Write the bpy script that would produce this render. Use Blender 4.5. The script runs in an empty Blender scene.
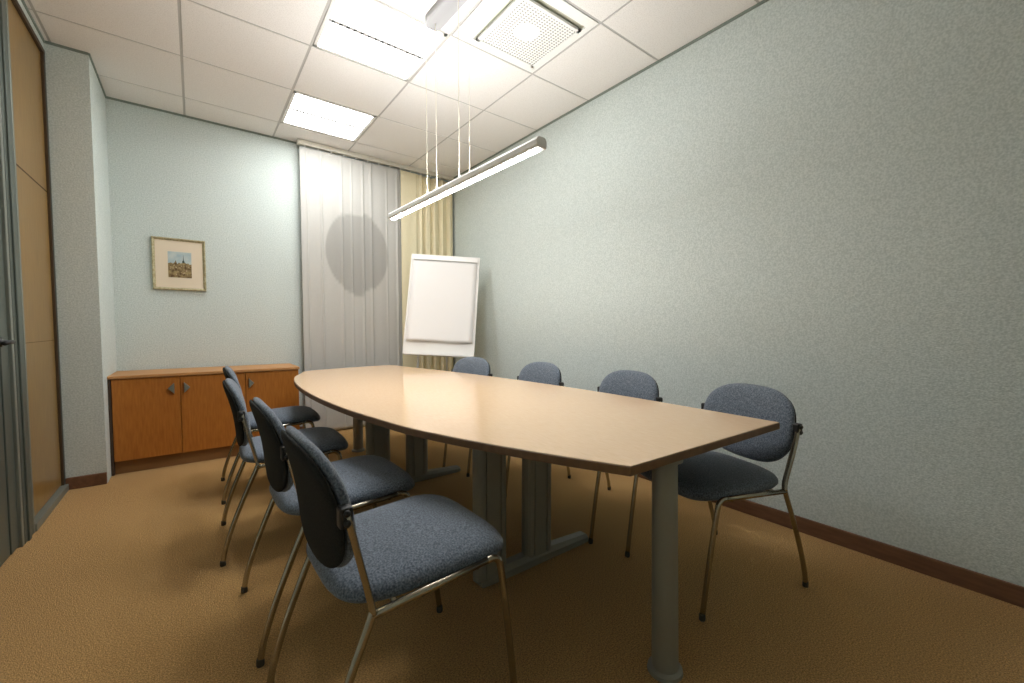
import bpy, bmesh, math, random
from mathutils import Vector, Matrix
random.seed(7)
SC = bpy.context.scene
COL = SC.collection
PI = math.pi

# ------------------------------------------------------------------ materials
def mat(name, color, rough=0.6, metal=0.0, noise=None, bump=None, emit=None, spec=0.5, sheen=0.0, stretch=None):
    """noise=(scale, other colour, detail, low, high); bump=(scale, strength, distance)"""
    m = bpy.data.materials.new(name); m.use_nodes = True
    nt = m.node_tree; N = nt.nodes; L = nt.links
    b = N['Principled BSDF']
    b.inputs['Base Color'].default_value = (*color, 1)
    b.inputs['Roughness'].default_value = rough
    b.inputs['Metallic'].default_value = metal
    b.inputs['Specular IOR Level'].default_value = spec
    if sheen:
        b.inputs['Sheen Weight'].default_value = sheen
        b.inputs['Sheen Roughness'].default_value = 0.5
    tc = N.new('ShaderNodeTexCoord'); src = tc.outputs['Object']
    if stretch:
        mp = N.new('ShaderNodeMapping'); mp.inputs['Scale'].default_value = stretch
        L.new(src, mp.inputs['Vector']); src = mp.outputs['Vector']
    if noise:
        sc, c2, det, lo, hi = noise
        n = N.new('ShaderNodeTexNoise'); n.inputs['Scale'].default_value = sc; n.inputs['Detail'].default_value = det
        L.new(src, n.inputs['Vector'])
        r = N.new('ShaderNodeValToRGB')
        r.color_ramp.elements[0].position = lo; r.color_ramp.elements[1].position = hi
        r.color_ramp.elements[0].color = (*color, 1); r.color_ramp.elements[1].color = (*c2, 1)
        L.new(n.outputs['Fac'], r.inputs['Fac']); L.new(r.outputs['Color'], b.inputs['Base Color'])
    if bump:
        sc, st, di = bump
        n = N.new('ShaderNodeTexNoise'); n.inputs['Scale'].default_value = sc; n.inputs['Detail'].default_value = 3
        L.new(src, n.inputs['Vector'])
        bp = N.new('ShaderNodeBump'); bp.inputs['Strength'].default_value = st; bp.inputs['Distance'].default_value = di
        L.new(n.outputs['Fac'], bp.inputs['Height']); L.new(bp.outputs['Normal'], b.inputs['Normal'])
    if emit:
        b.inputs['Emission Color'].default_value = (*emit[0], 1)
        b.inputs['Emission Strength'].default_value = emit[1]
    return m

M = {}
M['wall'] = mat('painted wallpaper', (0.49, 0.56, 0.545), 0.85, noise=(110, (0.655, 0.715, 0.70), 5, 0.36, 0.64), bump=(150, 0.5, 0.004), spec=0.2)
M['tile'] = mat('mineral ceiling tile', (0.80, 0.78, 0.76), 0.9, noise=(160, (0.70, 0.68, 0.655), 5, 0.48, 0.66), bump=(150, 0.25, 0.002), spec=0.1)
M['tbar'] = mat('ceiling grid metal', (0.45, 0.44, 0.42), 0.6)
M['angle'] = mat('wall angle trim', (0.20, 0.24, 0.21), 0.7)
M['carpet'] = mat('tan carpet', (0.315, 0.165, 0.046), 0.97, noise=(190, (0.76, 0.46, 0.17), 8, 0.34, 0.66), bump=(300, 1.0, 0.008), spec=0.05, sheen=0.15)
M['skirt'] = mat('brown skirting wood', (0.130, 0.060, 0.030), 0.55, noise=(9, (0.19, 0.09, 0.045), 4, 0.35, 0.7), stretch=(6, 1, 6))
M['beech'] = mat('pale beech laminate', (0.76, 0.52, 0.32), 0.13, noise=(26, (0.83, 0.60, 0.39), 6, 0.3, 0.7), stretch=(14, 0.7, 6), spec=0.5)
M['edge'] = mat('brown table edging', (0.15, 0.078, 0.030), 0.5, noise=(30, (0.20, 0.105, 0.042), 3, 0.3, 0.7))
M['cherry'] = mat('orange cherry veneer', (0.36, 0.118, 0.014), 0.42, noise=(15, (0.47, 0.175, 0.026), 6, 0.3, 0.7), stretch=(5, 5, 0.6))
M['cherrytop'] = mat('cherry veneer top', (0.46, 0.22, 0.075), 0.45, noise=(15, (0.52, 0.26, 0.095), 6, 0.3, 0.7), stretch=(0.6, 6, 5))
M['cabshade'] = mat('cabinet side shadow gap', (0.05, 0.028, 0.015), 0.6)
M['plinth'] = mat('cabinet plinth', (0.24, 0.115, 0.035), 0.6)
M['oak'] = mat('amber oak veneer', (0.215, 0.125, 0.034), 0.30, noise=(12, (0.28, 0.17, 0.050), 6, 0.3, 0.7), stretch=(6, 6, 0.5))
M['groove'] = mat('dark joint', (0.06, 0.035, 0.015), 0.7)
M['alu'] = mat('grey green anodised aluminium', (0.095, 0.115, 0.10), 0.45, 0.3)
M['alul'] = mat('pale aluminium with highlights', (0.22, 0.24, 0.21), 0.42, 0.4)  # rail and handle metal; on post and jamb it paints highlights
M['leg'] = mat('grey table metal', (0.275, 0.27, 0.225), 0.45, 0.2, bump=(300, 0.1, 0.001))
M['fabric'] = mat('blue grey seat fabric', (0.060, 0.078, 0.104), 0.9, noise=(190, (0.195, 0.230, 0.280), 4, 0.36, 0.66), bump=(520, 0.6, 0.002), spec=0.15, sheen=0.3)
M['shell'] = mat('charcoal chair back shell', (0.012, 0.013, 0.012), 0.9, noise=(240, (0.022, 0.023, 0.021), 3, 0.4, 0.6), bump=(400, 0.3, 0.001), spec=0.2)
M['chrome'] = mat('satin chrome tube', (0.42, 0.385, 0.31), 0.25, 1.0)
M['black'] = mat('black plastic', (0.012, 0.012, 0.012), 0.5)
M['cap'] = mat('dark brown foot cap', (0.05, 0.043, 0.03), 0.6)
M['white'] = mat('white lacquered metal', (0.82, 0.81, 0.79), 0.35)
M['paper'] = mat('flip chart paper', (0.80, 0.785, 0.78), 0.8)
M['board'] = mat('white board surface', (0.78, 0.77, 0.75), 0.3)
M['seam'] = mat('board shadow edge', (0.30, 0.28, 0.26), 0.6)
M['cream'] = mat('cream curtain cloth', (0.80, 0.72, 0.50), 0.9, noise=(200, (0.86, 0.79, 0.58), 3, 0.4, 0.6), bump=(350, 0.3, 0.001), spec=0.1)
M['track'] = mat('cream curtain rail', (0.62, 0.60, 0.52), 0.5)
M['frame'] = mat('pale gilt picture frame', (0.36, 0.31, 0.17), 0.45, 0.3, noise=(60, (0.50, 0.46, 0.30), 3, 0.4, 0.6))
M['mount'] = mat('cream picture mount', (0.74, 0.64, 0.50), 0.9)
M['lampbody'] = mat('silver lamp housing', (0.78, 0.78, 0.76), 0.45)
M['canopy'] = mat('grey lamp canopy', (0.36, 0.36, 0.37), 0.5)
M['wire'] = mat('pale suspension wire', (0.78, 0.74, 0.62), 0.4)
M['ventwhite'] = mat('white vent metal', (0.80, 0.80, 0.78), 0.5)
M['ventgap'] = mat('vent gap', (0.50, 0.50, 0.40), 0.9)
LC = (1.0, 1.0, 0.985)
M['diffuser'] = mat('lit ceiling diffuser', (0.9, 0.9, 0.9), 0.5, emit=(LC, 10.0))
M['glow'] = mat('lit fluorescent trough', (0.9, 0.9, 0.9), 0.5, emit=(LC, 16.0))
M['strip'] = mat('lamp centre strip', (0.42, 0.42, 0.42), 0.6)
M['tube'] = mat('lit pendant diffuser', (0.9, 0.9, 0.9), 0.5, emit=((1.0, 1.0, 0.985), 60.0))
M['uplight'] = mat('lit pendant uplight', (0.9, 0.9, 0.9), 0.5, emit=((1.0, 1.0, 0.985), 130.0))

def vent_material():
    m = mat('perforated vent plate', (0.80, 0.80, 0.78), 0.5)
    nt = m.node_tree; N = nt.nodes; L = nt.links
    tc = N.new('ShaderNodeTexCoord')
    mp = N.new('ShaderNodeMapping'); mp.inputs['Scale'].default_value = (46, 46, 0)
    v = N.new('ShaderNodeTexVoronoi'); v.inputs['Scale'].default_value = 1.0; v.inputs['Randomness'].default_value = 0.0
    r = N.new('ShaderNodeValToRGB'); r.color_ramp.interpolation = 'CONSTANT'
    r.color_ramp.elements[0].color = (0.22, 0.22, 0.20, 1); r.color_ramp.elements[1].position = 0.30
    r.color_ramp.elements[1].color = (0.80, 0.80, 0.78, 1)
    L.new(tc.outputs['Object'], mp.inputs[0]); L.new(mp.outputs[0], v.inputs['Vector'])
    ln = N.new('ShaderNodeVectorMath'); ln.operation = 'LENGTH'; L.new(tc.outputs['Object'], ln.inputs[0])
    gt = N.new('ShaderNodeMath'); gt.operation = 'LESS_THAN'; gt.inputs[1].default_value = 0.085   # plain middle
    L.new(ln.outputs['Value'], gt.inputs[0])
    mx = N.new('ShaderNodeMix'); mx.data_type = 'RGBA'; mx.inputs[7].default_value = (0.80, 0.80, 0.78, 1)
    L.new(v.outputs['Distance'], r.inputs[0]); L.new(gt.outputs[0], mx.inputs[0]); L.new(r.outputs[0], mx.inputs[6])
    L.new(mx.outputs[2], N['Principled BSDF'].inputs['Base Color'])
    return m
M['perf'] = vent_material()

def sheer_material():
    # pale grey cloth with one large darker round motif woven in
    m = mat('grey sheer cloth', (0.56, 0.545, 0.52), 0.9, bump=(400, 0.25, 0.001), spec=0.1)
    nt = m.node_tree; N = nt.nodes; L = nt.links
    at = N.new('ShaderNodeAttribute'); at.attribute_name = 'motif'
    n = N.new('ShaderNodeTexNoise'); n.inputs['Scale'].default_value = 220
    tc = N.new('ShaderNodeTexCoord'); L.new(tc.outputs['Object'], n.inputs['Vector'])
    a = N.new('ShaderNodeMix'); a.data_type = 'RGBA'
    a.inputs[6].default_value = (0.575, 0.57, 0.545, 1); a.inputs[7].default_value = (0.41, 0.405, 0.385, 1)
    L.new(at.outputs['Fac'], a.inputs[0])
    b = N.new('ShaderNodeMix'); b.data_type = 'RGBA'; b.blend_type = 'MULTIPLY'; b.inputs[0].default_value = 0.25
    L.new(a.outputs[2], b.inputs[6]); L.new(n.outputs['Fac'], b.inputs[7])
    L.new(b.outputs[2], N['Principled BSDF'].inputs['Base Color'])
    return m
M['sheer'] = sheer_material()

# ------------------------------------------------------------------ mesh helpers
def obj(name, bm, m, parent=None, smooth=False, bevel=None):
    bmesh.ops.recalc_face_normals(bm, faces=bm.faces[:])
    me = bpy.data.meshes.new(name); bm.to_mesh(me); bm.free()
    ms = m if isinstance(m, (list, tuple)) else [m]
    for x in ms: me.materials.append(x)
    if smooth:
        for p in me.polygons: p.use_smooth = True
    o = bpy.data.objects.new(name, me); COL.objects.link(o)
    if parent is not None: o.parent = parent
    if bevel:
        md = o.modifiers.new('Bevel', 'BEVEL'); md.width = bevel; md.segments = 2; md.limit_method = 'ANGLE'
    return o

def tag(o, label=None, cat=None, group=None, kind=None):
    if label: o['label'] = label
    if cat: o['category'] = cat
    if group: o['group'] = group
    if kind: o['kind'] = kind
    return o

def empty(name, loc=(0, 0, 0), rz=0.0):
    o = bpy.data.objects.new(name, None); COL.objects.link(o)
    o.location = loc; o.rotation_euler = (0, 0, rz); o.empty_display_size = 0.1
    return o

def box(bm, x0, x1, y0, y1, z0, z1, mi=0):
    vs = [bm.verts.new((x, y, z)) for z in (z0, z1) for y in (y0, y1) for x in (x0, x1)]
    for f in ((0, 1, 3, 2), (4, 6, 7, 5), (0, 4, 5, 1), (2, 3, 7, 6), (0, 2, 6, 4), (1, 5, 7, 3)):
        fc = bm.faces.new([vs[i] for i in f]); fc.material_index = mi
    return vs

def B(*a):
    bm = bmesh.new(); box(bm, *a); return bm

def loft(bm, rings, close=True, caps=True, mi=0):
    R = [[bm.verts.new(p) for p in r] for r in rings]
    n = len(R[0])
    for a, b in zip(R, R[1:]):
        for i in range(n if close else n - 1):
            j = (i + 1) % n
            f = bm.faces.new((a[i], a[j], b[j], b[i])); f.material_index = mi
    if caps and close:
        f = bm.faces.new(R[0][::-1]); f.material_index = mi
        f = bm.faces.new(R[-1]); f.material_index = mi
    return R

def catmull(pts, n=8):
    P = [Vector(p) for p in pts]; P = [P[0] * 2 - P[1]] + P + [P[-1] * 2 - P[-2]]
    out = []
    for i in range(1, len(P) - 2):
        a, b, c, d = P[i - 1:i + 3]
        for k in range(n):
            t = k / n
            out.append(0.5 * ((2 * b) + (c - a) * t + (2 * a - 5 * b + 4 * c - d) * t * t + (3 * b - a - 3 * c + d) * t ** 3))
    out.append(P[-2]); return out

def tube(bm, pts, r, seg=12, rx=None, mi=0):
    """sweep a (possibly oval) tube along a polyline with parallel transport"""
    P = [Vector(p) for p in pts]; rings = []; u = None
    for i, p in enumerate(P):
        t = (P[min(i + 1, len(P) - 1)] - P[max(i - 1, 0)]).normalized()
        if u is None:
            u = Vector((1, 0, 0)) if abs(t.x) < 0.9 else Vector((0, 1, 0))
        u = (u - t * u.dot(t)).normalized(); v = t.cross(u)
        a = rx or r
        rr = r[i] if isinstance(r, (list, tuple)) else r
        if isinstance(a, (list, tuple)): a = a[i]
        rings.append([p + u * (a * math.cos(2 * PI * k / seg)) + v * (rr * math.sin(2 * PI * k / seg)) for k in range(seg)])
    loft(bm, rings, mi=mi)

def lathe(bm, prof, seg=28, c=(0, 0, 0), mi=0):
    rings = [[(c[0] + r * math.cos(2 * PI * k / seg), c[1] + r * math.sin(2 * PI * k / seg), c[2] + z) for k in range(seg)] for r, z in prof]
    loft(bm, rings, mi=mi)

def superell(a, b, n, k, seg):
    t = 2 * PI * k / seg; c, s = math.cos(t), math.sin(t)
    return a * math.copysign(abs(c) ** (2 / n), c), b * math.copysign(abs(s) ** (2 / n), s)

def pillow(bm, a, b, t, n, deform, seg=48, prof=None):
    prof = prof or [(0.04, 1), (0.30, 1), (0.55, 0.985), (0.75, 0.94), (0.88, 0.84), (0.955, 0.66), (0.99, 0.45), (0.995, 0.25), (0.965, 0.06), (0.90, 0), (0.6, 0), (0.04, 0)]
    rings = []
    for s, h in prof:
        ring = []
        for k in range(seg):
            x, y = superell(a * s, b * s, n, k, seg)
            ring.append(deform(x, y, h * t))
        rings.append(ring)
    loft(bm, rings)

# ------------------------------------------------------------------ room constants
XL, XR, YB, YF, H = -0.74, 2.648, 5.018, -1.30, 3.051
T, GX, GY = 0.6888, 1.3563, 3.2553
def struct(name, bm, m, parent=None, **k):
    o = obj(name, bm, m, parent, **k); 
    if parent is None: o['kind'] = 'structure'
    return o

bm = bmesh.new(); box(bm, -1.0, XR + 0.12, YF - 0.12, YB + 0.12, -0.10, 0.0)
struct('floor', bm, M['carpet'])
struct('wall_right', B(XR, XR + 0.12, YF - 0.12, YB + 0.12, 0, H + 0.2), M['wall'])
struct('wall_back', B(-1.0, XR, YB, YB + 0.12, 0, H + 0.2), M['wall'])
struct('wall_front', B(-1.0, XR, YF - 0.12, YF, 0, H + 0.2), M['wall'])
bm = bmesh.new()
box(bm, -1.0, XL - 0.06, YF, YB, 0, H + 0.2)                  # carcass of the left wall
box(bm, XL - 0.06, XL, YF, 2.05, 0, H)                         # plain wall towards the camera
box(bm, XL - 0.06, XL, 2.05, 4.32, 2.985, H)                   # bulkhead over the door and panel
box(bm, XL - 0.06, -0.53, 4.31, YB, 0, H)                      # pilaster in the back left corner
struct('wall_left', bm, M['wall'])
# baseboards
struct('baseboard_right', B(XR - 0.016, XR, YF, YB, 0, 0.085), M['skirt'], bevel=0.004)
struct('baseboard_left', B(XL + 0.004, -0.53, 4.294, 4.31, 0, 0.085), M['skirt'], bevel=0.004)
struct('baseboard_back', B(0.80, XR - 0.02, YB - 0.016, YB, 0, 0.085), M['skirt'], bevel=0.004)

# ceiling: tiles in a grid with openings for two luminaires and the vent
holes = {(-1, -1), (-1, 1), (0, -2)}
tb, gb = bmesh.new(), bmesh.new()
for i in range(-4, 3):
    for j in range(-8, 4):
        x0, y0 = GX + i * T, GY + j * T
        x1, y1 = x0 + T, y0 + T
        xa, xb, ya, yb = max(x0 + 0.008, XL), min(x1 - 0.008, XR), max(y0 + 0.008, YF), min(y1 - 0.008, YB)
        if xb - xa < 0.02 or yb - ya < 0.02: continue
        if (i, j) in holes: continue
        box(tb, xa, xb, ya, yb, H, H + 0.02)
struct('ceiling', tb, M['tile'])
for i in range(-3, 3):
    x = GX + i * T
    if XL < x < XR: box(gb, x - 0.0105, x + 0.0105, YF, YB, H + 0.003, H + 0.03)
for j in range(-7, 4):
    y = GY + j * T
    if YF < y < YB: box(gb, XL, XR, y - 0.0105, y + 0.0105, H + 0.0035, H + 0.03)
struct('trim_1', gb, M['tbar'])
struct('trim_2', B(-1.0, XR + 0.1, YF, YB, H + 0.17, H + 0.2), M['angle'])       # slab above the suspended ceiling
an = bmesh.new()
box(an, XR - 0.008, XR, YF, YB, H - 0.016, H)
box(an, -0.53, XR - 0.008, YB - 0.008, YB, H - 0.016, H)
box(an, -0.53, -0.522, 4.31, YB - 0.008, H - 0.016, H)
box(an, XL, -0.53, 4.302, 4.31, H - 0.016, H)
box(an, XL, XL + 0.008, YF, 4.302, H - 0.016, H)
struct('trim_3', an, M['angle'])

# left side: amber veneer panel in an aluminium frame, then the door
bm = bmesh.new(); box(bm, XL - 0.055, XL - 0.012, 3.53, 4.275, 0.05, 2.985)
panel = struct('wall_left_panel', bm, M['oak'])
tag(panel, kind='structure')
struct('joint', B(XL - 0.013, XL - 0.0115, 3.53, 4.275, 2.040, 2.050), M['groove'], panel)
struct('joint', B(XL - 0.013, XL - 0.0115, 3.53, 4.275, 1.050, 1.0525), M['groove'], panel)
struct('seal', B(XL - 0.03, XL + 0.001, 4.275, 4.292, 0.04, 2.985), M['groove'], panel)
struct('edge_bead', B(XL - 0.03, XL + 0.004, 4.292, 4.31, 0.04, 2.985), M['alu'], panel)
bm = bmesh.new(); box(bm, XL - 0.04, XL + 0.012, 3.36, 3.505, 0, 2.985)
box(bm, XL - 0.04, XL + 0.02, 3.40, 3.44, 0, 2.985)
struct('post', bm, M['alu'], panel, bevel=0.003)
struct('post_highlight', B(XL - 0.03, XL + 0.014, 3.505, 3.53, 0, 2.985), M['alul'], panel, bevel=0.003)  # paler strip: highlight along the post edge put into the colour
struct('floor_rail', B(XL - 0.03, XL + 0.02, 3.53, 4.31, 0, 0.045), M['alul'], panel, bevel=0.004)
struct('head_rail', B(XL - 0.03, XL + 0.004, 3.36, 4.31, 2.955, 2.985), M['groove'], panel)
bm = bmesh.new(); box(bm, XL - 0.05, XL - 0.008, 2.10, 3.325, 0.012, 2.06)
door = struct('door_1', bm, M['alu'])
struct('stile', B(XL - 0.055, XL - 0.002, 3.215, 3.325, 0.012, 2.06), M['alu'], door, bevel=0.003)
struct('jamb', B(XL - 0.03, XL + 0.010, 3.327, 3.36, 0, 2.985), M['alul'], door, bevel=0.003)  # paler than the stile: second highlight painted as colour
bm = bmesh.new(); lathe(bm, [(0.024, 0), (0.024, 0.008), (0.010, 0.010), (0.010, 0.045)], 16)
bmesh.ops.transform(bm, matrix=Matrix.Translation((XL - 0.002, 3.20, 1.07)) @ Matrix.Rotation(PI / 2, 4, 'Y'), verts=bm.verts)
tube(bm, [(XL + 0.040, 3.205, 1.07), (XL + 0.043, 3.13, 1.07), (XL + 0.043, 3.075, 1.066)], 0.010)
struct('door_handle', bm, M['black'], door, smooth=True)
struct('over_panel', B(XL - 0.05, XL - 0.008, 2.10, 3.327, 2.07, 2.985), M['oak'], door)
struct('jamb', B(XL - 0.055, XL + 0.004, 2.05, 2.10, 0, 2.985), M['alu'], door)

# ------------------------------------------------------------------ ceiling fixtures
def ceiling_light(i, j, label):
    x0, y0 = GX + i * T, GY + j * T
    root = empty('ceiling_light', (x0 + T / 2, y0 + T / 2, H))
    tag(root, label, 'ceiling light', 'square recessed fluorescent lights')
    h = T / 2 - 0.012
    bm = bmesh.new()
    for (a, b, c, d) in ((-h, h, -h, -h + 0.022), (-h, h, h - 0.022, h), (-h, -h + 0.022, -h, h), (h - 0.022, h, -h, h)):
        box(bm, a, b, c, d, -0.001, 0.06)
    box(bm, -h, h, -h, h, 0.06, 0.075)
    obj('housing', bm, M['white'], root)
    for s in (-1, 1):      # two curved lit troughs either side of the centre strip
        bm = bmesh.new(); n = 10; rings = []
        for k in range(n + 1):
            u = k / n; y = s * (0.017 + u * (h - 0.041)); z = 0.006 + 0.030 * math.sin(PI * min(u * 1.0, 1)) ** 0.7
            rings.append([(-h + 0.023, y, z), (h - 0.023, y, z)])
        loft(bm, rings, close=False)
        for f in bm.faces:
            f.material_index = 1 if abs(f.calc_center_median().y) < 0.5 * h else 0
        obj('diffuser', bm, [M['diffuser'], M['glow']], root, smooth=True)
    bm = bmesh.new(); box(bm, -h + 0.022, h - 0.022, -0.017, 0.017, 0.000, 0.012)
    obj('centre_strip', bm, M['strip'], root)
    for k in range(14):
        x = -h + 0.05 + k * (2 * h - 0.1) / 13
        obj('slot', B(x - 0.008, x + 0.008, -0.008, 0.008, -0.001, 0.001), M['black'], root)
    return root
ceiling_light(-1, -1, 'near square ceiling light beside the air vent, partly cut off by the photo top')
ceiling_light(-1, 1, 'far square ceiling light close to the grey curtain and back wall')

vx, vy = GX + 0.5 * T, GY - 1.5 * T
vent = empty('air_vent', (vx + 0.02, vy, H)); tag(vent, 'square perforated white air vent set in the ceiling', 'vent')
h = T / 2 - 0.012
bm = bmesh.new()
for (a, b, c, d) in ((-h - 0.02, -h + 0.10, -h, h), (h - 0.055, h - 0.02, -h, h), (-h + 0.10, h - 0.055, -h, -h + 0.075), (-h + 0.10, h - 0.055, h - 0.05, h)):
    box(bm, a, b, c, d, -0.002, 0.018)
box(bm, -h, h - 0.02, -h, h, 0.10, 0.11)
obj('frame', bm, M['ventwhite'], vent)
bm = bmesh.new(); box(bm, -h + 0.10, h - 0.055, -h + 0.075, h - 0.05, 0.014, 0.02)
obj('throat', bm, M['ventgap'], vent)
bm = bmesh.new(); box(bm, -h + 0.125, h - 0.075, -h + 0.115, h - 0.072, -0.012, -0.004)
obj('perforated_plate', bm, M['perf'], vent)
bm = bmesh.new()
a0, a1, b0, b1 = -h + 0.118, h - 0.068, -h + 0.108, h - 0.065
for (a, b, c, d) in ((a0, a1, b0, b0 + 0.022), (a0, a1, b1 - 0.022, b1), (a0, a0 + 0.022, b0, b1), (a1 - 0.022, a1, b0, b1)):
    box(bm, a, b, c, d, -0.016, 0.0)
obj('plate_rim', bm, M['ventwhite'], vent)
for sx, sy in ((a0 + 0.05, b0 + 0.05), (a1 - 0.05, b0 + 0.05), (a0 + 0.05, b1 - 0.05), (a1 - 0.05, b1 - 0.05)):
    obj('hanger', B(sx - 0.006, sx + 0.006, sy - 0.006, sy + 0.006, -0.004, 0.036), M['ventwhite'], vent)

# pendant lamp
ZL = 1.95
pA, pB = Vector((1.243, 1.505, ZL)), Vector((1.187, 3.180, ZL))
ctr = (pA + pB) / 2; d = pB - pA; ang = math.atan2(d.y, d.x); Lh = d.length / 2
lamp = empty('pendant_lamp', (ctr.x, ctr.y, ZL), ang)
tag(lamp, 'long slim silver pendant lamp hanging on wires over the table', 'pendant lamp')
def lamp_ring(x, s=1.0):
    pr = [(-0.026, 0.004), (-0.030, 0.014), (-0.030, 0.036), (-0.024, 0.048), (-0.012, 0.053), (0.012, 0.053), (0.024, 0.048), (0.030, 0.036), (0.030, 0.014), (0.026, 0.004)]
    return [(x, a * s, 0.028 + (b - 0.028) * s) for a, b in pr]
bm = bmesh.new(); loft(bm, [lamp_ring(-Lh), lamp_ring(Lh)])
obj('housing', bm, M['lampbody'], lamp)
for s in (-1, 1):
    bm = bmesh.new(); loft(bm, [lamp_ring(s * Lh, 1.02), lamp_ring(s * (Lh + 0.010), 1.02), lamp_ring(s * (Lh + 0.014), 0.92)])
    obj('end_cap', bm, M['lampbody'], lamp)
bm = bmesh.new(); loft(bm, [[(x, y, z) for y, z in ((-0.0135, 0.0042), (-0.009, -0.001), (0, -0.003), (0.009, -0.001), (0.0135, 0.0042))] for x in (-Lh + 0.01, Lh - 0.01)])
obj('diffuser', bm, M['tube'], lamp)
bm = bmesh.new(); box(bm, -Lh + 0.06, Lh - 0.06, -0.012, 0.012, 0.0535, 0.056)
obj('uplight', bm, M['uplight'], lamp)
for dx in (0.265, 0.137, -0.135, -0.245):
    bm = bmesh.new(); tube(bm, [(dx, 0.0, 0.05), (dx, 0.0, H - ZL - 0.002)], 0.0020 if dx > -0.2 else 0.0012, 6)
    lathe(bm, [(0.004, 0.053), (0.004, 0.060), (0.002, 0.066)], 10, (dx, 0, 0))
    obj('suspension_wire', bm, M['wire'], lamp)
bm = bmesh.new()
rings = []
cx0, cx1, cr = -0.55, 0.150, 0.055
out = [(cx1 + cr * math.cos(t), cr * math.sin(t)) for t in [(-90 + 15 * k) * PI / 180 for k in range(13)]] + [(cx0 + cr * math.cos(t), cr * math.sin(t)) for t in [(90 + 15 * k) * PI / 180 for k in range(13)]]
loft(bm, [[(x * 1.0, y * s, z) for x, y in out] for z, s in ((H - ZL, 1), (H - ZL - 0.032, 1), (H - ZL - 0.040, 0.9))])
obj('ceiling_canopy', bm, M['canopy'], lamp)

# ------------------------------------------------------------------ curtains
def curtain(name, xs_fun, x0, x1, z0, z1, y, n, m, motif=None, thick=0.003):
    bm = bmesh.new(); lay = bm.verts.layers.float.new('motif')
    nz = 90 if motif else 24
    rows = []
    for j in range(nz + 1):
        z = z0 + (z1 - z0) * j / nz; row = []
        for k in range(n + 1):
            x = x0 + (x1 - x0) * k / n
            v = bm.verts.new((x, y + xs_fun(x, (z - z0) / (z1 - z0)), z))
            if motif: v[lay] = motif(x, z)
            row.append(v)
        rows.append(row)
    for a, b in zip(rows, rows[1:]):
        for k in range(n): bm.faces.new((a[k], a[k + 1], b[k + 1], b[k]))
    o = obj(name, bm, m, None, smooth=True)
    md = o.modifiers.new('Solidify', 'SOLIDIFY'); md.thickness = thick; md.offset = 0
    return o
creases = [0.95, 1.08, 1.285, 1.39, 1.51, 1.60, 1.775, 1.90]
def sheer_fold(x, t):
    y = 0.0
    for i, c in enumerate(creases):
        w = 0.012 + 0.003 * (i % 3); dd = (x - c) / w
        y += -(0.006 + 0.003 * ((i * 2) % 3)) * math.exp(-dd * dd) * (1 if dd < 0 else math.exp(-1.5 * dd))
    return y + 0.004 * math.sin(x * 9 + 1) + 0.0012 * math.sin(x * 47)
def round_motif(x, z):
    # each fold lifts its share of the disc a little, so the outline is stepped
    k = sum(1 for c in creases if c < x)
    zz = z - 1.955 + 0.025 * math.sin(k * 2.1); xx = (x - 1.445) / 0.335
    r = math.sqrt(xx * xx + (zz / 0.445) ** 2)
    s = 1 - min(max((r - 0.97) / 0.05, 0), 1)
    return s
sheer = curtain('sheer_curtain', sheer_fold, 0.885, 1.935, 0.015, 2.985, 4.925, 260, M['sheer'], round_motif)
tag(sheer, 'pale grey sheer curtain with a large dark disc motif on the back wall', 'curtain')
def cream_fold(x, t):
    if x < 2.12: return -0.035 + 0.004 * math.sin(x * 25)
    u = (x - 2.12)
    e = min(1, u / 0.05)
    return e * (0.020 * math.sin(u * 2 * PI / 0.098 + 0.6) + 0.008 * math.sin(u * 2 * PI / 0.053 + 1.0 + 0.4 * t)) - 0.035 * (1 - e) - 0.01 * e
cream = curtain('cream_curtain', cream_fold, 1.93, 2.625, 0.015, 2.975, 4.93, 220, M['cream'])
tag(cream, 'cream pleated curtain hanging in the corner behind the flip chart', 'curtain')
tr = empty('curtain_track', (1.75, 4.92, H)); tag(tr, 'cream curtain track fixed along the ceiling above the curtains', 'curtain track')
bm = bmesh.new(); box(bm, -0.88, 0.87, -0.02, 0.03, -0.048, -0.001)
obj('rail', bm, M['track'], tr, bevel=0.004)
for a in (-0.885, 0.87): obj('end_stop', B(a, a + 0.005, -0.022, 0.032, -0.05, -0.001), M['track'], tr)
for k in range(14): obj('glider', B(-0.82 + k * 0.126, -0.81 + k * 0.126, -0.005, 0.015, -0.062, -0.047), M['white'], tr)

# ------------------------------------------------------------------ framed picture
pic = empty('framed_picture', (-0.092, YB, 1.705)); tag(pic, 'small framed town view with a church spire on the back wall', 'picture')
w, hh, fw = 0.188, 0.232, 0.022
bm = bmesh.new()
prof = [(0, 0), (0, -0.020), (0.006, -0.026), (0.014, -0.022), (fw, -0.012), (fw, 0)]
rings = []
for cx, cz in ((-1, -1), (1, -1), (1, 1), (-1, 1)):
    rings.append([(cx * (w - u), y, cz * (hh - u)) for u, y in prof])
loft(bm, rings + [rings[0]], caps=False)
obj('frame', bm, M['frame'], pic)
bm = B(-w + fw, w - fw, -0.010, -0.004, -hh + fw, hh - fw); obj('mount', bm, M['mount'], pic)
def flat(pts, y):
    bm = bmesh.new(); f = bm.faces.new([bm.verts.new((x, y, z)) for x, z in pts]); return bm
def pmat(n, c, c2=None, s=40):
    return mat(n, c, 0.8, noise=(s, c2 or c, 4, 0.35, 0.65))
prn = obj('print', B(-0.080, 0.084, -0.0115, -0.010, -0.118, 0.112), pmat('printed sky', (0.36, 0.47, 0.52), (0.52, 0.58, 0.56), 18), pic)
y = -0.0120
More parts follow.
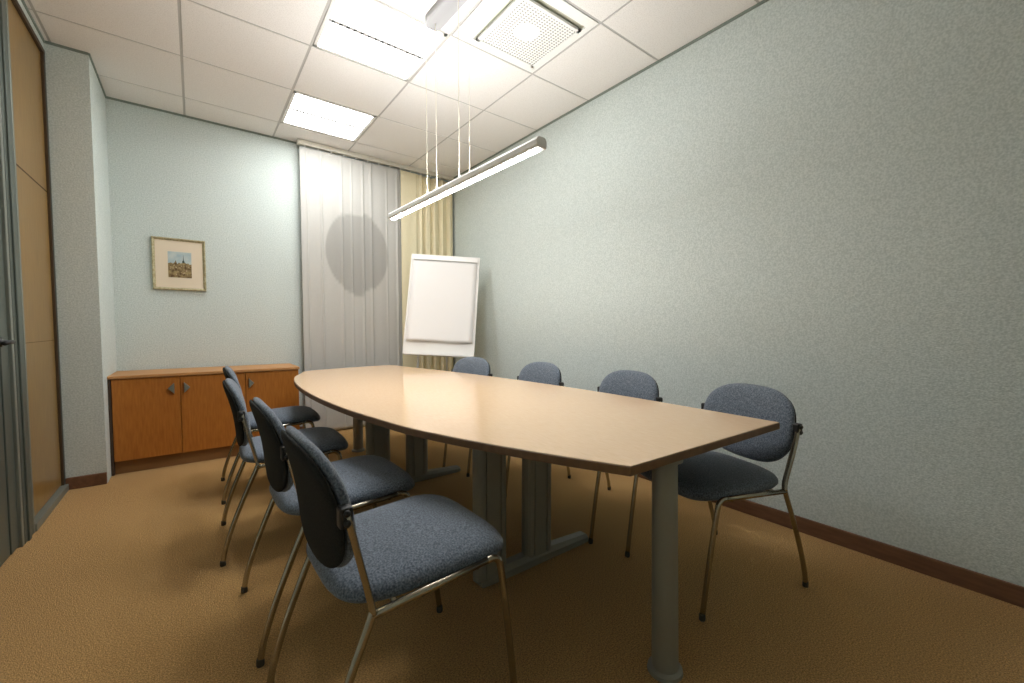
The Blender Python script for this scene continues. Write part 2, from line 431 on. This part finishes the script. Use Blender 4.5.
town = [(-0.080, -0.118), (0.084, -0.118), (0.084, 0.008), (0.070, 0.004), (0.062, 0.016), (0.048, 0.012), (0.036, 0.022), (0.020, 0.016), (0.008, 0.010), (-0.004, 0.018), (-0.016, 0.002), (-0.022, 0.022), (-0.027, 0.040), (-0.032, 0.020), (-0.046, 0.006), (-0.060, 0.014), (-0.080, 0.006)]
obj('printed_town', flat(town, y), pmat('printed town', (0.10, 0.055, 0.02), (0.34, 0.26, 0.12), 45), prn)
obj('printed_spire', flat([(0.018, 0.016), (0.036, 0.016), (0.035, 0.030), (0.030, 0.040), (0.0275, 0.098), (0.0245, 0.040), (0.019, 0.030)], y - 0.0004), pmat('printed spire', (0.05, 0.07, 0.06)), prn)
bm = bmesh.new()
random.seed(3)
for k in range(26):
    x = random.uniform(-0.074, 0.066); z = random.uniform(-0.100, -0.012); s = random.uniform(0.006, 0.013)
    bm.faces.new([bm.verts.new(p) for p in ((x, y - 0.0004 - k * 1e-5, z), (x + s, y - 0.0004 - k * 1e-5, z), (x + s, y - 0.0004 - k * 1e-5, z + s * 0.7), (x + s / 2, y - 0.0004 - k * 1e-5, z + s * 1.3), (x, y - 0.0004 - k * 1e-5, z + s * 0.7))])
obj('printed_houses', bm, pmat('printed houses', (0.52, 0.44, 0.26), (0.20, 0.09, 0.035), 70), prn)

# ------------------------------------------------------------------ sideboard
sb = empty('sideboard', (0.115, 4.493, 0)); tag(sb, 'low orange cherry wood sideboard against the back wall', 'cabinet')
x0, x1, D = -0.640, 0.645, 0.50
bm = bmesh.new()
box(bm, x0 + 0.012, x1, 0.020, D, 0.10, 0.742)
obj('carcass', bm, M['cherry'], sb)
obj('shaded_side_panel', B(x0 - 0.004, x0 + 0.012, -0.002, D, 0.0, 0.742), M['cabshade'], sb, bevel=0.001)  # near-black side: shade of the gap beside the pilaster put into its colour
obj('plinth', B(x0 + 0.014, x1 - 0.02, 0.035, D, 0.0, 0.10), M['plinth'], sb)
obj('top_panel', B(x0 - 0.004, x1 + 0.006, -0.012, D, 0.744, 0.766), M['cherrytop'], sb, bevel=0.002)
bm = bmesh.new()
doors = [(x0 + 0.016, -0.2225), (-0.2185, 0.222), (0.226, x1 - 0.002)]
def tri(cx, cz, s):      # triangular pull, point turned left (s=-1) or right (s=1)
    bm = bmesh.new()
    o = [(-0.019 * s, -0.044), (0.021 * s, 0.0), (-0.019 * s, 0.044)]
    loft(bm, [[(cx + x, -0.001, cz + z) for x, z in o], [(cx + x, -0.020, cz + z) for x, z in o], [(cx + x * .86, -0.025, cz + z * .86) for x, z in o]])
    return bm
for k, (a, b) in enumerate(doors):
    dr = obj('door', B(a, b, 0.0, 0.019, 0.105, 0.738), M['cherry'], sb, bevel=0.0015)
    s = (-1, 1, 1)[k]; cx = b - 0.055 if k == 0 else a + 0.040
    obj('handle', tri(cx, 0.645, s), M['alul'], dr)

# ------------------------------------------------------------------ flip chart
P = [Vector(p) for p in ([1.907, 4.528, 1.957], [2.531, 4.095, 1.917], [2.315, 3.913, 0.826], [1.704, 4.335, 0.86])]
cen = sum(P, Vector()) / 4
ex = ((P[1] - P[0]) + (P[2] - P[3])).normalized(); ez = ((P[0] - P[3]) + (P[1] - P[2])); ez = (ez - ex * ez.dot(ex)).normalized(); ey = ez.cross(ex)
BW, BH = 0.752 / 2, 1.128 / 2
Mx = Matrix(((ex.x, ey.x, ez.x, 0), (ex.y, ey.y, ez.y, 0), (ex.z, ey.z, ez.z, 0), (0, 0, 0, 1)))
MB = Matrix.Translation(cen) @ Mx              # local: x right, -y towards the viewer, z up the board
base = Vector((cen.x + 0.10, cen.y + 0.13, 0))
def world_bm(bm, root):
    bmesh.ops.transform(bm, matrix=Matrix.Translation(-Vector(root.location)) @ MB, verts=bm.verts); return bm
fc = empty('flipchart_easel', base); tag(fc, 'white flip chart easel standing in the corner before the cream curtain', 'flip chart')
obj('board', world_bm(B(-BW + 0.012, BW - 0.012, 0.0, 0.016, -BH + 0.012, BH - 0.012), fc), M['board'], fc)
bm = bmesh.new()
for (a, b, c, d) in ((-BW, BW, -BH, -BH + 0.014), (-BW, BW, BH - 0.014, BH), (-BW, -BW + 0.014, -BH, BH), (BW - 0.014, BW, -BH, BH)):
    box(bm, a, b, -0.005, 0.020, c, d)
obj('board_frame', world_bm(bm, fc), M['white'], fc, bevel=0.003)
bm = B(-BW + 0.02, BW - 0.02, -0.022, -0.006, BH - 0.068, BH - 0.020); obj('paper_clamp', world_bm(bm, fc), M['white'], fc, bevel=0.004)
bm = B(-BW + 0.03, BW - 0.03, -0.0226, -0.0205, BH - 0.073, BH - 0.068); obj('clamp_edge', world_bm(bm, fc), M['seam'], fc)
bm = bmesh.new(); box(bm, -BW + 0.03, BW - 0.03, -0.055, -0.006, -BH - 0.012, -BH - 0.004); box(bm, -BW + 0.03, BW - 0.03, -0.055, -0.050, -BH - 0.012, -BH + 0.008)
obj('pen_tray', world_bm(bm, fc), M['white'], fc)
iv = MB.inverted()
hub = MB @ Vector((0, 0.05, BH - 0.16))
for k in range(3):
    top = MB @ Vector(((-0.24, 0.03, BH - 0.25), (0.24, 0.03, BH - 0.25), (0, 0.06, BH - 0.25))[k])
    foot = (MB @ Vector(((-0.26, 0, -BH), (0.27, 0, -BH), (0, 0, -BH))[k]))
    hd = Vector((ey.x, ey.y, 0)).normalized()
    foot = Vector((foot.x, foot.y, 0.012)) - hd * 0.02 if k < 2 else Vector((cen.x, cen.y, 0.012)) + hd * 0.42
    bm = bmesh.new(); tube(bm, [top - base, foot - base], 0.0125, 12)
    lg = obj('leg', bm, M['white'], fc, smooth=True)
    bm = bmesh.new(); lathe(bm, [(0.017, 0), (0.019, 0.004), (0.018, 0.04), (0.014, 0.045)], 14, (foot.x - base.x, foot.y - base.y, 0))
    obj('foot_cap', bm, M['black'], lg)
# paper pad
bm = bmesh.new(); rows = []
n = 14; z0, z1 = -BH + 0.145, BH - 0.07
for j in range(31):
    t = j / 30; z = z0 + (z1 - z0) * t; row = []
    for k in range(n + 1):
        u = k / n; x = -BW + 0.028 + u * (2 * BW - 0.056)
        row.append((x, -0.008 - 0.016 * (1 - t) ** 5 * (0.6 + 0.4 * math.sin(u * 9)), z + 0.004 * math.sin(u * 7) * (1 - t) ** 6))
    rows.append(row)
loft(bm, rows, close=False)
bmesh.ops.transform(bm, matrix=MB, verts=bm.verts)
pad = obj('paper_pad', bm, M['paper'], None, smooth=True)
md = pad.modifiers.new('Solidify', 'SOLIDIFY'); md.thickness = 0.006; md.offset = -1
tag(pad, 'blank white paper pad clipped to the flip chart board', 'paper pad')

# ------------------------------------------------------------------ table
HT = 0.75
tab = empty('conference_table', (1.3, 2.6, 0)); tag(tab, 'long boat shaped beech conference table on grey metal legs', 'table')
O = Vector((1.3, 2.6, 0))
left = [(1.042, 0.816), (0.935, 1.050), (0.858, 1.240), (0.765, 1.50), (0.694, 1.751), (0.640, 2.07), (0.602, 2.35), (0.572, 2.75), (0.566, 3.20), (0.590, 3.65), (0.652, 4.05), (0.745, 4.32)]
far = [(0.745, 4.32), (0.795, 4.465), (0.87, 4.545), (1.00, 4.59), (1.23, 4.63), (1.48, 4.67), (1.64, 4.67), (1.72, 4.62), (1.745, 4.50)]
right = [(1.745, 4.50), (1.815, 4.14), (1.93, 3.55), (2.03, 2.85), (2.080, 2.2), (2.092, 1.75), (2.085, 1.35), (2.074, 1.05), (2.066, 0.788)]
def c2(pts, n=5): return [(p.x, p.y) for p in catmull([(x, y, 0) for x, y in pts], n)]
outline = c2(left) + c2(far)[1:] + c2(right)[1:]
outline = [(x * 0.93 - O.x, y * 0.93 - O.y) for x, y in outline]
def inset(pts, d):
    n = len(pts); out = []
    for i in range(n):
        a = Vector(pts[i - 1]); b = Vector(pts[i]); c = Vector(pts[(i + 1) % n])
        t1 = (b - a).normalized(); t2 = (c - b).normalized()
        nn = Vector((t1.y + t2.y, -t1.x - t2.x)); nn = nn.normalized() if nn.length > 1e-6 else Vector((t1.y, -t1.x))
        k = max(0.4, nn.dot(Vector((t1.y, -t1.x))))
        out.append((b.x + nn.x * d / k, b.y + nn.y * d / k))
    return out
ins = inset(outline, 0.003)
bm = bmesh.new(); loft(bm, [[(x, y, HT - 0.004) for x, y in ins], [(x, y, HT) for x, y in ins]])
obj('tabletop', bm, M['beech'], tab)
ins2 = inset(outline, 0.005)
bm = bmesh.new(); loft(bm, [[(x, y, HT - 0.031) for x, y in ins2], [(x, y, HT - 0.028) for x, y in outline], [(x, y, HT - 0.0035) for x, y in outline], [(x, y, HT - 0.0015) for x, y in ins]])
obj('edge_band', bm, M['edge'], tab)
def round_leg(x, y, sx=0.0, sy=0.0):
    bm = bmesh.new(); x -= O.x; y -= O.y
    lathe(bm, [(0.043, 0.014), (0.041, HT - 0.045), (0.058, HT - 0.040), (0.058, HT - 0.031)], 32, (x, y, 0))
    for v in bm.verts: v.co.x -= sx * (1 - v.co.z / HT); v.co.y -= sy * (1 - v.co.z / HT)
    
    l = obj('leg', bm, M['leg'], tab, smooth=True)
    md = l.modifiers.new('Edge', 'EDGE_SPLIT'); md.split_angle = math.radians(40)
    bm = bmesh.new(); lathe(bm, [(0.050, 0.0), (0.058, 0.004), (0.056, 0.016), (0.044, 0.022)], 32, (x - sx, y - sy, 0))
    obj('foot_disc', bm, M['leg'], l, smooth=False)
round_leg(1.212, 0.812, 0.010, 0.022); round_leg(1.155, 4.02)
def column(x, y):
    a, b = 0.083, 0.034; pts = []
    for k in range(9): t = -PI / 2 + PI * k / 8; pts.append((a - b + b * math.cos(t), b * math.sin(t)))
    for g in (0.038, -0.038): pts += [(g + 0.0025, b), (g + 0.0025, b - 0.006), (g - 0.0025, b - 0.006), (g - 0.0025, b)]
    for k in range(9): t = PI / 2 + PI * k / 8; pts.append((-a + b + b * math.cos(t), b * math.sin(t)))
    for g in (-0.038, 0.038): pts += [(g - 0.0025, -b), (g - 0.0025, -b + 0.006), (g + 0.0025, -b + 0.006), (g + 0.0025, -b)]
    bm = bmesh.new(); loft(bm, [[(x - O.x + u, y - O.y + v, z) for u, v in pts] for z in (0.030, HT - 0.060)])
    return obj('column', bm, M['leg'], tab)
def foot_rail(x0, x1, y):
    bm = bmesh.new(); rings = []
    for x, hgt, wd in ((x0, 0.030, 0.030), (x0 + 0.01, 0.038, 0.036), (x0 + 0.10, 0.052, 0.040), (x1 - 0.30, 0.055, 0.040), (x1 - 0.01, 0.038, 0.036), (x1, 0.030, 0.030)):
        rings.append([(x - O.x, y - O.y + dy * wd, 0.006 + dz * hgt) for dy, dz in ((-1, 0.0), (-1, 0.62), (-0.55, 1), (0.55, 1), (1, 0.62), (1, 0.0))])
    loft(bm, rings); r = obj('foot_rail', bm, M['leg'], tab)
    for x in (x0 + 0.05, x1 - 0.05):
        bm = bmesh.new(); lathe(bm, [(0.018, 0), (0.018, 0.008)], 16, (x - O.x, y - O.y, 0)); obj('glide', bm, M['black'], r)
for y, xs in ((2.965, (0.985, 1.270)), (1.575, (1.015, 1.287))):
    for x in xs: column(x, y)
    foot_rail(0.955, 1.62, y)
    bm = bmesh.new(); box(bm, 0.75 - O.x, 1.72 - O.x, y - O.y - 0.03, y - O.y + 0.03, HT - 0.062, HT - 0.031); obj('cross_beam', bm, M['leg'], tab)
bm = bmesh.new()
for x in (1.02, 1.30): box(bm, x - O.x - 0.02, x - O.x + 0.02, 0.95 - O.y, 4.1 - O.y, HT - 0.058, HT - 0.031)
obj('long_beam', bm, M['leg'], tab)

# ------------------------------------------------------------------ chairs
def seat_def(x, y, z):
    x *= 1 + 0.05 * (y / 0.235)
    f = max(0.0, y - 0.09) / 0.155; r = max(0.0, -y - 0.12) / 0.13
    crown = 0.007 * (1 - (x / 0.26) ** 2)
    return (x, y + 0.012, 0.453 + z * (1 + 0.15 * f) + crown * (z / 0.045) + 0.016 * (y + 0.235) / 0.47 - 0.022 * f * f + 0.006 * r)
LEAN = math.radians(10)
def back_def(off, a):
    def f(u, v, w):
        w = w + off + 0.30 * u * u - 0.02 * (v / 0.185) ** 2
        return (u, -0.256 - math.sin(LEAN) * v + math.cos(LEAN) * w, 0.697 + math.cos(LEAN) * v + math.sin(LEAN) * w)
    return f
def make_chair():
    root = empty('conference_chair')
    bm = bmesh.new(); pillow(bm, 0.252, 0.262, 0.054, 4.2, seat_def, 64); obj('seat', bm, M['fabric'], root, smooth=True)
    bm = bmesh.new(); pillow(bm, 0.225, 0.232, 0.010, 3.0, lambda x, y, z: seat_def(x, y, z - 0.012), 40); obj('seat_pan', bm, M['black'], root, smooth=True)
    bm = bmesh.new(); pillow(bm, 0.255, 0.179, 0.036, 2.6, back_def(0.0, 0), 56); obj('backrest', bm, M['fabric'], root, smooth=True)
    bm = bmesh.new(); pillow(bm, 0.249, 0.173, -0.020, 2.6, back_def(0.0005, 0), 56); obj('back_shell', bm, M['shell'], root, smooth=True)
    for s in (-1, 1):
        w = 0.256
        fl = catmull([(s * w, 0.150, 0.4705), (s * w, 0.172, 0.470), (s * w, 0.190, 0.458), (s * w, 0.200, 0.430), (s * w * .985, 0.226, 0.26), (s * w * .97, 0.258, 0.015)], 6)
        bm = bmesh.new(); tube(bm, fl, 0.0105, 12); lg = obj('leg', bm, M['chrome'], root, smooth=True)
        bm = bmesh.new(); lathe(bm, [(0.011, 0), (0.0125, 0.003), (0.012, 0.022), (0.0105, 0.026)], 14, (s * w * .97, 0.258, 0)); obj('foot_cap', bm, M['cap'], lg, smooth=True)
        rl = catmull([(s * w, -0.178, 0.462), (s * w, -0.192, 0.425), (s * w, -0.232, 0.330), (s * w, -0.285, 0.19), (s * w, -0.318, 0.08), (s * w, -0.330, 0.015)], 6)
        bm = bmesh.new(); tube(bm, rl, 0.0105, 12); lg = obj('leg', bm, M['chrome'], root, smooth=True)
        bm = bmesh.new(); lathe(bm, [(0.011, 0), (0.0125, 0.003), (0.012, 0.022), (0.0105, 0.026)], 14, (s * w, -0.330, 0)); obj('foot_cap', bm, M['cap'], lg, smooth=True)
        bm = bmesh.new(); tube(bm, [(s * w, -0.185, 0.452), (s * w, 0.0, 0.462), (s * w, 0.150, 0.4705)], 0.0105, 12); obj('side_rail', bm, M['chrome'], root, smooth=True)
        up = catmull([(s * w, -0.178, 0.455), (s * 0.253, -0.186, 0.50), (s * 0.262, -0.214, 0.62), (s * 0.265, -0.238, 0.725)], 6)
        bm = bmesh.new(); tube(bm, up, 0.0085, 12, rx=0.0125); obj('back_upright', bm, M['chrome'], root, smooth=True)
        bm = bmesh.new(); box(bm, s * 0.242, s * 0.275, -0.255, -0.225, 0.690, 0.740)
        bk = obj('bracket', bm, M['black'], root, bevel=0.006)
        for z in (0.704, 0.727):
            b2 = bmesh.new(); lathe(b2, [(0.008, 0), (0.008, 0.006), (0.005, 0.009)], 12)
            bmesh.ops.transform(b2, matrix=Matrix.Translation((s * 0.274, -0.240, z)) @ Matrix.Rotation(s * PI / 2, 4, 'Y'), verts=b2.verts)
            obj('knob', b2, M['black'], bk, smooth=True)
    for y, z in ((-0.12, 0.456), (0.12, 0.462)):
        bm = bmesh.new(); tube(bm, [(-0.256, y, z), (0.256, y, z)], 0.0085, 10)
        obj('cross_tube', bm, M['chrome'], root, smooth=True)
    return root
def copy_tree(o, parent=None):
    c = o.copy(); COL.objects.link(c)
    if parent is not None: c.parent = parent
    for ch in list(o.children): copy_tree(ch, c)
    return c
chair = make_chair()
chairs = [
    (0.492, 1.274, -88.7, 'nearest blue grey chair left of the table, its charcoal back turned to the camera'),
    (0.471, 1.914, -89.3, 'blue grey chair left of the table, second from the camera'),
    (0.418, 2.711, -92.8, 'blue grey chair left of the table, third from the camera, before the sideboard'),
    (0.455, 3.585, -92.0, 'farthest blue grey chair left of the table, nearest the sideboard'),
    (1.848, 1.012, 74.0, 'blue grey chair by the right wall, at the near end, its whole seat showing'),
    (1.905, 1.744, 83.3, 'blue grey chair by the right wall, second from the near end of the table'),
    (1.870, 2.558, 89.8, 'blue grey chair by the right wall, third from the near end of the table'),
    (1.730, 3.320, 100.0, 'blue grey chair by the right wall just below the flip chart'),
]
made = []
for k, (x, y, a, lab) in enumerate(chairs):
    o = chair if k == 0 else copy_tree(chair)
    o.location = (x, y, 0); o.rotation_euler = (0, 0, math.radians(a))
    tag(o, lab, 'chair', 'chairs around the conference table'); made.append(o)

# ------------------------------------------------------------------ world, camera, view
wd = bpy.data.worlds.new('World'); SC.world = wd; wd.use_nodes = True
wd.node_tree.nodes['Background'].inputs[0].default_value = (0.5, 0.5, 0.5, 1)
wd.node_tree.nodes['Background'].inputs[1].default_value = 0.0
cam = bpy.data.cameras.new('camera'); co = bpy.data.objects.new('camera', cam); COL.objects.link(co); SC.camera = co
F, yaw, pit, rol, CX, CY = 423.4515, 0.6709, -0.0458, 0.0022, 531.0971, 346.1193
cam.sensor_fit = 'HORIZONTAL'; cam.sensor_width = 36.0; cam.lens = 36.0 * F / 1024
cam.shift_x = -(CX - 512) / 1024; cam.shift_y = (CY - 341.5) / 1024
cam.clip_start = 0.02
f = Vector((math.sin(yaw) * math.cos(pit), math.cos(yaw) * math.cos(pit), math.sin(pit)))
r = Vector((math.cos(yaw), -math.sin(yaw), 0)); u = r.cross(f)
r2 = r * math.cos(rol) + u * math.sin(rol); u2 = u * math.cos(rol) - r * math.sin(rol)
co.matrix_world = Matrix(((r2.x, u2.x, -f.x, 0), (r2.y, u2.y, -f.y, 0), (r2.z, u2.z, -f.z, 1.15), (0, 0, 0, 1)))
SC.view_settings.view_transform = 'Standard'; SC.view_settings.look = 'None'
SC.view_settings.gamma = 1; SC.view_settings.use_curve_mapping = False
SC.view_settings.exposure = 0.68
SC.cycles.use_denoising = True
SC.cycles.max_bounces = 12; SC.cycles.diffuse_bounces = 8
SC.cycles.caustics_reflective = False; SC.cycles.caustics_refractive = False
